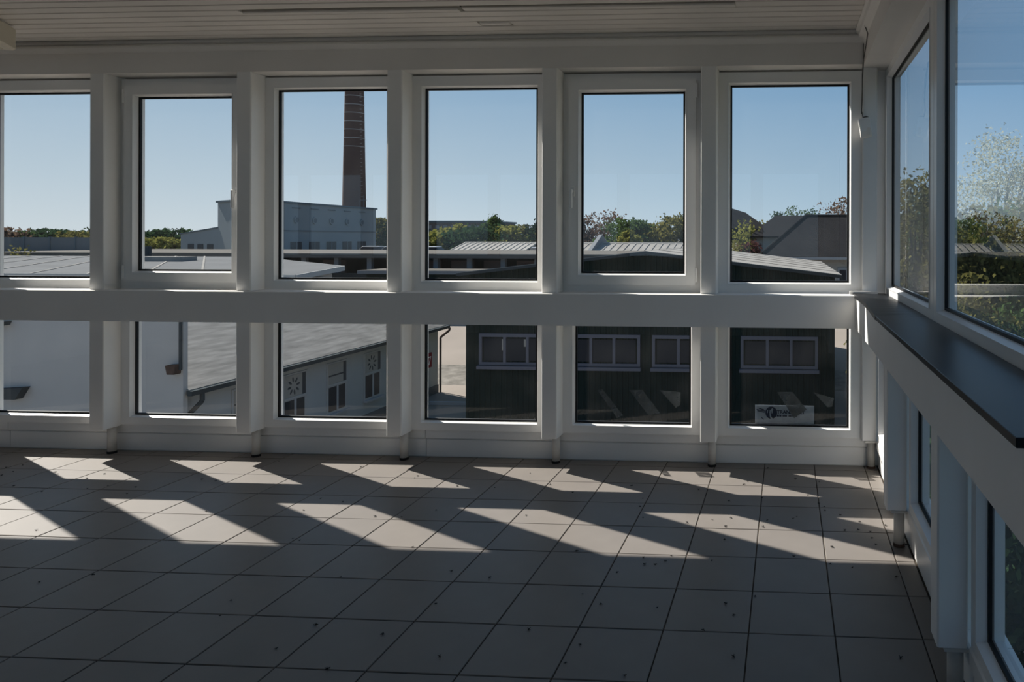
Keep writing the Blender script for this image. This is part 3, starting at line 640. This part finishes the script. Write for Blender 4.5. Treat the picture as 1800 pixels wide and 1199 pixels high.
# ---- factory block with lean-to
t = thing('factory_block', (-61, 82, ZP), 'tall grey-blue factory block with five round vents and five windows', 'building'); off = (-61, 82, ZP)
zt = 5.55
bm = BM(); prism(bm, [(-57.9, 70, ZP), (-58.5, 95, ZP), (-66.5, 99, ZP), (-65.65, 75, ZP)], (0, 0, zt - ZP)); obj('wall', bm, 'factory_blue', t, off)
bm = BM(); prism(bm, [(-57.75, 69.85, zt), (-58.35, 95.2, zt), (-66.8, 99.3, zt), (-65.85, 74.9, zt)], (0, 0, .22)); obj('roof_edge', bm, 'factory_trim', t, off)
bm = BM(); prism(bm, [(-65.65, 75.0, ZP), (-72.8, 78.0, ZP), (-72.8, 78.0, 1.9), (-65.65, 75.0, 2.62)], (3, 8, 0)); obj('lean_to', bm, 'factory_blue', t, off)
bm = BM(); prism(bm, [(-65.6, 74.9, 2.62), (-72.9, 77.9, 1.9), (-72.9, 77.9, 2.02), (-65.6, 74.9, 2.76)], (3, 8.2, 0)); obj('lean_to_roof', bm, 'factory_trim', t, off)
for f in (.12, .38, .64):
    a = Vector((-65.65, 75, 0)).lerp(Vector((-72.8, 78, 0)), f); bm = BM(); prism(bm, [(a.x, a.y - .06, .15), (a.x - 1.1, a.y + .40, .15), (a.x - 1.1, a.y + .40, .75), (a.x, a.y - .06, .75)], (0, .05, 0)); obj('window', bm, 'window_grey', t, off)
def fx(y): return -57.9 - .6 * (y - 70) / 25 + .03
for k in range(5):
    y0 = 76.6 + k * 3.45
    bm = BM(); prism(bm, [(fx(y0), y0, -.2), (fx(y0 + 2.0), y0 + 2.0, -.2), (fx(y0 + 2.0), y0 + 2.0, 1.05), (fx(y0), y0, 1.05)], (.05, 0, 0)); w = obj('window', bm, 'window_grey', t, off)
    bm = BM(); prism(bm, [(fx(y0 + .95) + .05, y0 + .95, -.2), (fx(y0 + 1.05) + .05, y0 + 1.05, -.2), (fx(y0 + 1.05) + .05, y0 + 1.05, 1.05), (fx(y0 + .95) + .05, y0 + .95, 1.05)], (.04, 0, 0)); obj('glazing_bar', bm, 'pillar', w)
    w.children[0].location = -Vector(off)
    bm = BM(); tube(bm, (fx(y0 + 1), y0 + 1, 3.65), (fx(y0 + 1) + .12, y0 + 1, 3.65), .42, .42, 20); v = obj('round_vent', bm, 'factory_blue', t, off)
    bm = BM(); tube(bm, (fx(y0 + 1) + .12, y0 + 1, 3.65), (fx(y0 + 1) + .13, y0 + 1, 3.65), .30, .30, 20); obj('vent_face', bm, 'barrier', v, off)
    bm = BM(); prism(bm, [(fx(y0 + .3), y0 + .3, 5.0), (fx(y0 + 1.8), y0 + 1.8, 5.0), (fx(y0 + 1.8), y0 + 1.8, 5.12), (fx(y0 + .3), y0 + .3, 5.12)], (.05, 0, 0)); obj('vent_slot', bm, 'barrier', t, off)
bm = BM(); prism(bm, [(fx(70), 70, 2.3), (fx(95), 95, 2.3), (fx(95), 95, 2.42), (fx(70), 70, 2.42)], (.04, 0, 0)); obj('wall_band', bm, 'barrier', t, off)
bm = BM(); tube(bm, (-64.4, 74.3, ZP), (-64.4, 74.3, 5.2), .09); obj('flue_pipe', bm, 'kerb', t, off)
bm = BM(); path(bm, [(-59.4, 93.5, zt + .2), (-59.4, 93.5, zt + 2.0)], .03); path(bm, [(-59.9, 93.5, zt + 1.3), (-58.9, 93.5, zt + 1.3)], .03); path(bm, [(-59.9, 93.5, zt + .2), (-59.9, 93.5, zt + 1.3)], .03); obj('roof_antenna', bm, 'barrier', t, off)

# ---- brick chimney
cxh, cyh = -68.5, 106.0
t = thing('factory_chimney', (cxh, cyh, ZP), 'tall tapering brick factory chimney with iron hoops', 'chimney'); off = (cxh, cyh, ZP)
def rz_(z): return 1.68 - (z - 7.0) * (1.68 - 1.355) / 18.1
bm = BM(); zs = [ZP, 7, 14, 25, 34, 38]
for a, b in zip(zs[:-1], zs[1:]): tube(bm, (cxh, cyh, a), (cxh, cyh, b), rz_(a), rz_(b), 28, False)
bmesh.ops.remove_doubles(bm, verts=bm.verts, dist=1e-4); obj('shaft', bm, 'chimney_brick', t, off, 0, True)
for k in range(8):
    z = 15.9 + k * 1.33; bm = BM(); tube(bm, (cxh, cyh, z), (cxh, cyh, z + .10), rz_(z) + .035, rz_(z) + .035, 28); obj('iron_hoop', bm, 'chimney_band', t, off)
bm = BM(); tube(bm, (cxh, cyh, 37.4), (cxh, cyh, 38.2), rz_(38) + .22, rz_(38) + .25, 28); obj('crown', bm, 'chimney_brick', t, off)
bm = BM()
for k in range(46): box(bm, cxh + rz_(8 + k * .6) * .93, cxh + rz_(8 + k * .6) * .93 + .30, cyh - .75, cyh - .69, 8 + k * .6, 8.04 + k * .6)
obj('climbing_irons', bm, 'chimney_band', t, off)

# ---- noise barrier at far left
t = thing('panel_barrier', (-110, 95, ZP), 'long grey concrete panel wall at far left in front of trees', 'wall'); off = (-110, 95, ZP)
for i in range(12):
    xa = -140 + i * 4.0; bxo('panel', 'barrier', t, off, xa + .12, xa + 3.9, 95, 95.2, ZP, 1.5); bxo('panel_post', 'factory_trim', t, off, xa - .12, xa + .12, 94.9, 95.3, ZP, 1.58)

# ---- far brick block
t = thing('long_brick_block', (-64, 130, ZP), 'long flat-roofed brick block beyond the trees', 'building'); off = (-64, 130, ZP)
bxo('wall', 'far_brick', t, off, -78, -54.6, 126, 138, ZP, 4.4); bxo('roof_edge', 'factory_trim', t, off, -78.2, -54.4, 125.8, 138.2, 4.4, 4.75)
for i in range(15): 
    w = bxo('window', 'pillar', t, off, -77.2 + i * 1.5, -76.4 + i * 1.5, 125.92, 126.0, 2.5, 3.9); bxo('pane', 'window_grey', w, off, -77.1 + i * 1.5, -76.5 + i * 1.5, 125.9, 125.92, 2.6, 3.3)

# ---- two metal-roofed halls behind the long shed
def metal_hall(x0, x1, yr, ye, zr, ze, n, mroof, label, slant):
    t = thing('metal_roofed_hall', ((x0 + x1) / 2, yr, ZP), label, 'building'); off = ((x0 + x1) / 2, yr, ZP)
    bm = BM(); prism(bm, [(x0 + .3, ye + .25, ZP), (x0 + .3, ye + .25, ze - .05), (x0 + .3, yr, zr - .1), (x0 + .3, 2 * yr - ye, ze - .05), (x0 + .3, 2 * yr - ye, ZP)], (x1 - x0 - .6, 0, 0)); obj('wall', bm, 'shed_dark', t, off)
    bm = BM(); prism(bm, [(x0, ye, ze), (x0, yr, zr), (x0, 2 * yr - ye, ze), (x0, 2 * yr - ye, ze - .08), (x0, yr, zr - .08), (x0, ye, ze - .08)], (x1 - x0, 0, 0)); obj('roof', bm, mroof, t, off)
    for i in range(n + 1):
        xa = x0 + (x1 - x0 - .12) * i / n; bm = BM()
        prism(bm, [(xa, ye, ze), (xa, yr, zr), (xa, yr, zr + .05), (xa, ye, ze + .05)], (.12, 0, 0)); obj('roof_rib', bm, mroof, t, off)
    bm = BM(); prism(bm, [(x0, yr - .15, zr), (x0, yr, zr + .10), (x0, yr + .15, zr)], (x1 - x0, 0, 0)); obj('ridge_cap', bm, 'metal_roof', t, off)
    return t, off
metal_hall(-30.4, -23.4, 62.0, 58.9, 1.10, .42, 13, 'metal_roof', 'small hall with pale ribbed metal roof behind the open shed', 1)
t, off = metal_hall(-21.0, -4.5, 62.0, 58.9, 1.06, .35, 26, 'roof_light', 'long hall with dull ribbed roof behind the green gable', 1)
bm = BM(); prism(bm, [(-17.6, 58.2, ZP), (-17.6, 58.2, .4), (-17.6, 62.2, 1.9), (-17.6, 66.2, .4), (-17.6, 66.2, ZP)], (.35, 0, 0)); obj('fire_wall', bm, 'pillar', t, off)

# ---- tiled house
t = thing('tiled_house', (3, 50, ZG), 'beige house with a big dark tiled roof, right of the green hall', 'building'); off = (3, 50, ZG)
bxo('wall', 'plaster_beige', t, off, -1.5, 12.5, 45.6, 58, ZG, .35)
bm = BM(); prism(bm, [(-1.9, 45, .30), (12.9, 45, .30), (12.9, 51, 3.28), (1.45, 51, 3.28)], (0, .05, -.12)); obj('roof_front', bm, 'roof_tile', t, off)
bm = BM(); prism(bm, [(-1.9, 45, .30), (1.45, 51, 3.28), (-1.9, 57, .30)], (0, .02, -.12)); obj('roof_hip', bm, 'roof_tile', t, off)
bm = BM(); prism(bm, [(12.9, 57, .30), (-1.9, 57, .30), (1.45, 51, 3.28), (12.9, 51, 3.28)], (0, -.05, -.12)); obj('roof_rear', bm, 'roof_tile', t, off)
bm = BM(); path(bm, [(-1.9, 45, .34), (1.45, 51, 3.32), (12.9, 51, 3.32)], .10); obj('ridge_tiles', bm, 'roof_tile', t, off)
bxo('eave_board', 'kerb', t, off, -1.9, 12.9, 44.95, 45.0, .10, .28)
for x in (3.55, 6.4, 9.2):
    w = bxo('window', 'kerb', t, off, x, x + 1.25, 45.5, 45.6, -2.4, -.45); bxo('pane', 'pane_dark', w, off, x + .12, x + .56, 45.47, 45.5, -2.25, -.6); bxo('pane', 'pane_dark', w, off, x + .69, x + 1.13, 45.47, 45.5, -2.25, -.6)
bm = BM(); prism(bm, [(-2.6, 53, ZG), (-2.6, 53, 1.75), (12, 53, 1.75), (12, 53, ZG)], (0, 9, 0)); obj('rear_wing', bm, 'plaster_beige', t, off)
bm = BM(); prism(bm, [(-2.9, 52.5, 1.75), (12.3, 52.5, 1.75), (12.3, 57.5, 3.55), (-.95, 57.5, 3.55)], (0, .05, -.12)); obj('rear_wing_roof', bm, 'roof_tile', t, off)
bm = BM(); prism(bm, [(-2.9, 52.5, 1.75), (-.95, 57.5, 3.55), (-2.9, 62.5, 1.75)], (0, .03, -.12)); obj('rear_wing_hip', bm, 'roof_tile', t, off)

# ---- dark gabled house behind the trees
t = thing('dark_gabled_house', (-6, 64, ZP), 'house with dark sloping roof half hidden by yellow-green trees', 'building'); off = (-6, 64, ZP)
bxo('wall', 'shed_dark', t, off, -8.6, -2.2, 63.5, 71, ZP, 2.6)
bm = BM(); prism(bm, [(-8.9, 63, 2.5), (-1.8, 63, 2.5), (-4.0, 66, 4.1), (-5.6, 67, 4.6), (-8.9, 67, 4.6)], (0, .1, -.15)); obj('roof_front', bm, 'roof_tile', t, off)
bm = BM(); prism(bm, [(-1.8, 63, 2.5), (-1.8, 71, 2.5), (-5.6, 67, 4.6), (-4.0, 66, 4.1)], (-.05, 0, -.15)); obj('roof_side', bm, 'roof_tile', t, off)

# ---- parked cars on the higher ground
def car(x, y, rz, label):
    t = thing('car', (x, y, ZP), label, 'car', 'parked cars behind the open shed', rz=rz)
    bm = BM(); prism(bm, [(-2.1, -.85, .25), (2.1, -.85, .25), (2.15, -.85, .65), (1.3, -.85, .85), (-1.9, -.85, .90), (-2.15, -.85, .65)], (0, 1.7, 0)); obj('body', bm, 'car_white', t, None, .06)
    bm = BM(); a = [(-1.75, .9), (1.0, .86), (.35, 1.42), (-1.2, 1.45)]
    prism(bm, [(u, -.72, v) for u, v in a], (0, 1.44, 0)); obj('cabin', bm, 'pane_dark', t, None, .04)
    bm = BM(); box(bm, -1.2, .38, -.66, .66, 1.42, 1.49); obj('roof', bm, 'car_white', t, None, .03)
    for u in (-1.3, 1.3):
        for v in (-.86, .70): 
            bm = BM(); tube(bm, (u, v, .31), (u, v + .16, .31), .31, .31, 16); obj('wheel', bm, 'rubber_black', t)
car(-39.8, 63.5, R(8), 'white parked car in front of the factory block, left of the pair'); car(-37.0, 62.5, R(12), 'white parked car right of the pair before the factory corner')
car(-33.3, 62.0, R(5), 'white parked car left of the pale ribbed roof'); car(-22.3, 60.4, R(90), 'white parked car right of the pale ribbed roof')

# ================================================================ TREES
def foliage_mesh(name, seed, H, Rc, base, n, size, clusters, spread, m, upright=0.0):
    rg = np.random.default_rng(seed)
    cz0 = base; 
    # cluster centres inside an egg-shaped crown
    cc = []
    while len(cc) < clusters:
        p = rg.uniform(-1, 1, 3)
        r = np.linalg.norm(p)
        if r > 1 or r < .35: continue
        zz = cz0 + (H - cz0) * (p[2] * .5 + .5)
        taper = 1.0 if p[2] < .2 else 1 - (p[2] - .2) * .35
        cc.append((p[0] * Rc * taper, p[1] * Rc * taper, zz))
    cc = np.array(cc)
    idx = rg.integers(0, clusters, n)
    pos = cc[idx] + rg.normal(0, spread, (n, 3)) * np.array([1, 1, .8 + upright])
    pos[:, 2] = np.minimum(pos[:, 2], H * 1.04)
    a = rg.normal(0, 1, (n, 3)); a /= np.linalg.norm(a, axis=1)[:, None]
    b = np.cross(a, rg.normal(0, 1, (n, 3))); b /= np.linalg.norm(b, axis=1)[:, None]
    s = size * rg.uniform(.6, 1.3, (n, 1))
    V = np.stack([pos - a * s, pos + b * s * .55, pos + a * s, pos - b * s * .55], 1).reshape(-1, 3)
    Fc = np.arange(n * 4).reshape(-1, 4)
    me = bpy.data.meshes.new(name); me.from_pydata(V.tolist(), [], Fc.tolist()); me.materials.append(MATS[m]); return me, cc
def tree(kind, x, y, z0, H, Rc, seed, m, label, n=1400, size=.30, clusters=40, spread=.5, bark='bark', base=None, upright=0.0, group='trees beyond the yard'):
    t = thing(kind, (x, y, z0), label, 'tree', group)
    base = H * .25 if base is None else base
    me, cc = foliage_mesh('foliage', seed, H, Rc, base, n, size, clusters, spread, m, upright)
    o = bpy.data.objects.new('foliage', me); C.objects.link(o); o.parent = t; tag(o, kind='stuff')
    bm = BM(); tr = max(.06, H * .02); top = Vector((0, 0, H * .8)); tube(bm, (0, 0, -.05), (0, 0, H * .45), tr, tr * .7, 8); tube(bm, (0, 0, H * .45), top, tr * .7, tr * .15, 8); obj('trunk', bm, bark, t)
    bm = BM(); rg = random.Random(seed)
    for c in cc[::max(1, len(cc) // 26)]:
        p = Vector(c); s0 = Vector((0, 0, max(H * .18, min(p.z * .65, H * .7)))); mid = s0.lerp(p, .5) + Vector((0, 0, -.04 * H))
        tube(bm, s0, mid, tr * .38, tr * .24, 5, False); tube(bm, mid, p, tr * .24, tr * .07, 5, False)
        for _ in range(3):
            q = p + Vector((rg.gauss(0, 1), rg.gauss(0, 1), rg.uniform(.2, 1.2))) * spread * .9; tube(bm, mid.lerp(p, .7), q, tr * .09, tr * .03, 4, False)
    obj('branches', bm, bark, t)
    return t
D = 4.736
_c, _s = math.cos(YAW), math.sin(YAW)
def ax(px, Y):                                                  # x of a sight line at distance Y
    a = (px - CX) / F_PX; return (a * _c - _s) / (_c + a * _s) * (Y + D)
def az(py, Y, px=900):                                          # height of a sight line there
    return 1.53 + (CY + ROLL * (px - CX) - py) / F_PX * (-_s * ax(px, Y) + _c * (Y + D))
# far left tree line and thicket
k = 0
for px, py, Y, w, m, lab in (
    (8, 403, 112, 5.5, 'leaf_brown', 'brownish far tree at the left edge above the panel wall'),
    (42, 410, 115, 5.0, 'leaf_green', 'green far tree second from left above the panel wall'),
    (72, 405, 118, 5.5, 'leaf_dark', 'dark far tree third from left above the panel wall'),
    (104, 407, 115, 5.0, 'leaf_dark', 'dark far tree fourth from left above the panel wall'),
    (136, 409, 114, 5.0, 'leaf_olive', 'olive far tree right end of the panel wall'),
    (170, 403, 120, 6.0, 'leaf_dark', 'dark far tree hidden behind the left post'),
    (202, 408, 118, 5.5, 'leaf_green', 'green far tree left of the casement, beyond the post'),
    (235, 410, 118, 6.0, 'leaf_dark', 'dark far tree at the left edge of the casement'),
    (262, 411, 120, 5.0, 'leaf_dark', 'dark far tree in the casement left of the middle'),
    (286, 407, 122, 5.0, 'leaf_dark', 'dark far tree rising beside the grey lean-to'),
    (312, 404, 122, 5.0, 'leaf_dark', 'dark far tree at the lean-to corner')):
    k += 1; tree('far_tree', ax(px, Y), Y, ZP, az(py, Y, px) - ZP, w * .5, 100 + k, m, lab, 1000, .38, 26, .7, base=.4)
for i, (px, py) in enumerate(((252, 421), (272, 419), (292, 420), (308, 424))):
    tree('bush', ax(px, 88), 88, ZP, az(py, 88, px) - ZP, 1.5, 140 + i, 'leaf_yellow', ('first', 'second', 'third', 'fourth')[i] + ' yellow-green bush from the left in front of the lean-to', 1000, .24, 20, .4, base=.1)
for i, (px, py) in enumerate(((12, 440), (34, 438), (52, 445))):
    tree('bush', ax(px, 41.8), 41.8, ZG, az(py, 41.8, px) - ZG, 1.0, 150 + i, 'leaf_olive', ('leftmost', 'middle', 'rightmost')[i] + ' olive bush beyond the grey roof at far left', 700, .12, 20, .3, base=2)
# trees behind the halls
for i, (px, py, Y, w, m, lab, nm) in enumerate((
    (668, 386, 108, 5, 'leaf_olive', 'olive tree at the right corner of the factory block', 'far_tree'),
    (690, 395, 108, 5, 'leaf_dark', 'dark tree behind the post right of the factory block', 'far_tree'),
    (752, 412, 78, 3.6, 'leaf_yellow', 'yellow-green bush at the left edge of the chimney-side pane', 'bush'),
    (775, 408, 80, 3.6, 'leaf_yellow', 'yellow-green bush in front of the long brick block', 'bush'),
    (800, 396, 84, 4.6, 'leaf_yellow', 'yellow-green tree left of the dark round tree', 'far_tree'),
    (838, 390, 80, 6.4, 'leaf_dark', 'dark round tree above the pale ribbed roof', 'far_tree'),
    (871, 380, 88, 4.2, 'leaf_green', 'taller green tree just right of the dark round tree', 'far_tree'),
    (895, 400, 84, 5.0, 'leaf_yellow', 'yellow-green tree above the right end of the pale ribbed roof', 'far_tree'),
    (922, 398, 86, 5.0, 'leaf_olive', 'olive tree left of the right casement post', 'far_tree'),
    (946, 388, 86, 4.5, 'leaf_green', 'green tree at the post left of the right casement', 'far_tree'),
    (975, 392, 86, 5.0, 'leaf_olive', 'olive tree behind the post left of the right casement', 'far_tree'),
    (1028, 374, 84, 5.0, 'leaf_brown', 'reddish brown tree at the left edge of the right casement', 'far_tree'),
    (1062, 369, 86, 5.6, 'leaf_brown', 'tall thin-leaved brown tree in the right casement', 'far_tree'),
    (1099, 382, 80, 5.8, 'leaf_green', 'round dark green tree in the middle of the right casement', 'far_tree'),
    (1108, 408, 72, 2.6, 'leaf_yellow', 'small yellow-green bush before the round green tree', 'bush'),
    (1135, 396, 84, 4.4, 'leaf_olive', 'olive tree right of the round green tree', 'far_tree'),
    (1160, 400, 84, 4.0, 'leaf_yellow', 'yellow-green low tree right of middle in the right casement', 'far_tree'),
    (1190, 378, 82, 5.6, 'leaf_olive', 'tall olive tree at the right edge of the right casement', 'far_tree'),
    (1225, 384, 82, 5.0, 'leaf_green', 'green tree behind the post right of the right casement', 'far_tree'),
    (1258, 388, 80, 5.0, 'leaf_olive', 'olive tree behind the post left of the tiled roof', 'far_tree'))):
    tree(nm, ax(px, Y), Y, ZP, az(py, Y, px) - ZP, w * .5, 200 + i, m, lab, 900 if m == 'leaf_brown' else 1700, .22 if m == 'leaf_brown' else .26, 34, .36 * w * .22, base=.3)
for i, (px, py, Y, w, m, lab) in enumerate((
    (1292, 386, 52, 3.4, 'leaf_yellow', 'yellow-green tree left of the tiled house, nearer the post'),
    (1312, 380, 54, 3.0, 'leaf_yellow', 'yellow-green tree left of the tiled house, nearer the roof'),
    (1300, 420, 50, 2.4, 'leaf_olive', 'olive bush at the foot of the yellow-green trees'),
    (1318, 412, 50.5, 1.6, 'leaf_red', 'dark red shrub beside the tiled house wall'),
    (1338, 388, 72, 4.0, 'leaf_olive', 'thin olive tree between the dark gable and the tiled roof'),
    (1372, 376, 78, 2.0, 'leaf_dark', 'small dark tree top peeping over the left of the tiled ridge'),
    (1407, 366, 76, 4.0, 'leaf_green', 'rounded green tree top above the tiled ridge'),
    (1428, 366, 78, 2.6, 'leaf_dark', 'pointed dark tree top above the tiled ridge'),
    (1482, 345, 74, 6.0, 'leaf_brown', 'tall sparse brown tree above the right of the tiled ridge'))):
    tree('yard_tree', ax(px, Y), Y, ZG if Y < 55 else ZP, az(py, Y, px) - (ZG if Y < 55 else ZP), w * .5, 300 + i, m, lab, 1100, .16 if m != 'leaf_brown' else .2, 30, .22 + w * .05, base=1.5)
# trees outside the right-hand windows
NR = 'trees outside the right-hand windows'
tree('near_tree', 3.9, 17.5, ZG, 8.7, 1.5, 401, 'leaf_olive', 'slim olive-leaved tree seen in the narrow right-hand pane', 15000, .085, 110, .30, base=1.0, group=NR)
tree('near_tree', 5.6, 17.0, ZG, 7.4, 1.5, 402, 'leaf_olive', 'bushy olive tree left in the wide right-hand pane', 15000, .09, 110, .34, base=.5, group=NR)
tree('near_tree', 7.6, 18.4, ZG, 7.7, 1.9, 404, 'leaf_olive', 'olive tree at the far right of the wide right-hand pane', 15000, .10, 110, .38, base=.6, group=NR)
tree('near_tree', 4.2, 12.2, ZG, 5.7, 1.3, 405, 'leaf_olive', 'low leafy bush below the trees in the wide right-hand pane', 9000, .075, 80, .28, base=.2, group=NR)
tree('near_tree', 5.9, 12.6, ZG, 5.6, 1.4, 408, 'leaf_green', 'low green bush right of the low olive bush outside', 9000, .075, 80, .30, base=.2, group=NR)
tree('pale_tree', 10.2, 31.0, ZG, 11.9, 3.0, 406, 'leaf_pale', 'tall pale tree above the olive trees at right', 14000, .08, 150, .42, 'bark_pale', 3.5, group=NR)  # pale leaf and bark colours over the whole tree
tree('near_tree', 5.5, 24.6, ZG, 8.2, 1.9, 403, 'leaf_green', 'green tree behind the slim olive tree at right', 10000, .11, 90, .40, base=.8, group=NR)
tree('near_tree', 8.6, 25.4, ZG, 8.1, 2.2, 407, 'leaf_green', 'broad green tree behind the bushy olive trees at right', 10000, .11, 90, .42, base=.8, group=NR)
tree('near_tree', 8.0, 4.0, ZG, 10.0, 3.0, 410, 'leaf_green', 'unseen tree added to block sky light, beyond the right end of the sill', 7000, .16, 70, .6, base=1.5, group=NR)  # this and the following pair: unseen trees added to cut the sky light
tree('near_tree', 8.6, -2.5, ZG, 10.5, 3.2, 411, 'leaf_olive', 'unseen tree added to block sky light, beside the photographer', 7000, .16, 70, .6, base=1.5, group=NR)
tree('near_tree', 8.2, -9.5, ZG, 10.0, 3.2, 412, 'leaf_green', 'unseen tree added to block sky light, behind the photographer', 7000, .16, 70, .6, base=1.5, group=NR)
for i, (x, y, h, lab) in enumerate(((2.7, 10.8, 3.6, 'dark shrub added for shade below the right-hand windows, farthest'), (2.9, 8.6, 3.3, 'dark shrub added for shade below the right-hand windows, middle one'), (2.8, 6.4, 3.2, 'dark shrub added for shade below the right-hand windows, nearest'))):
    tree('added_shade_shrub', x, y, ZG, h, 1.15, 420 + i, 'leaf_dark', lab, 6000, .09, 60, .25, base=.1, group=NR)  # shrubs put in to shade the ground under the right-hand windows
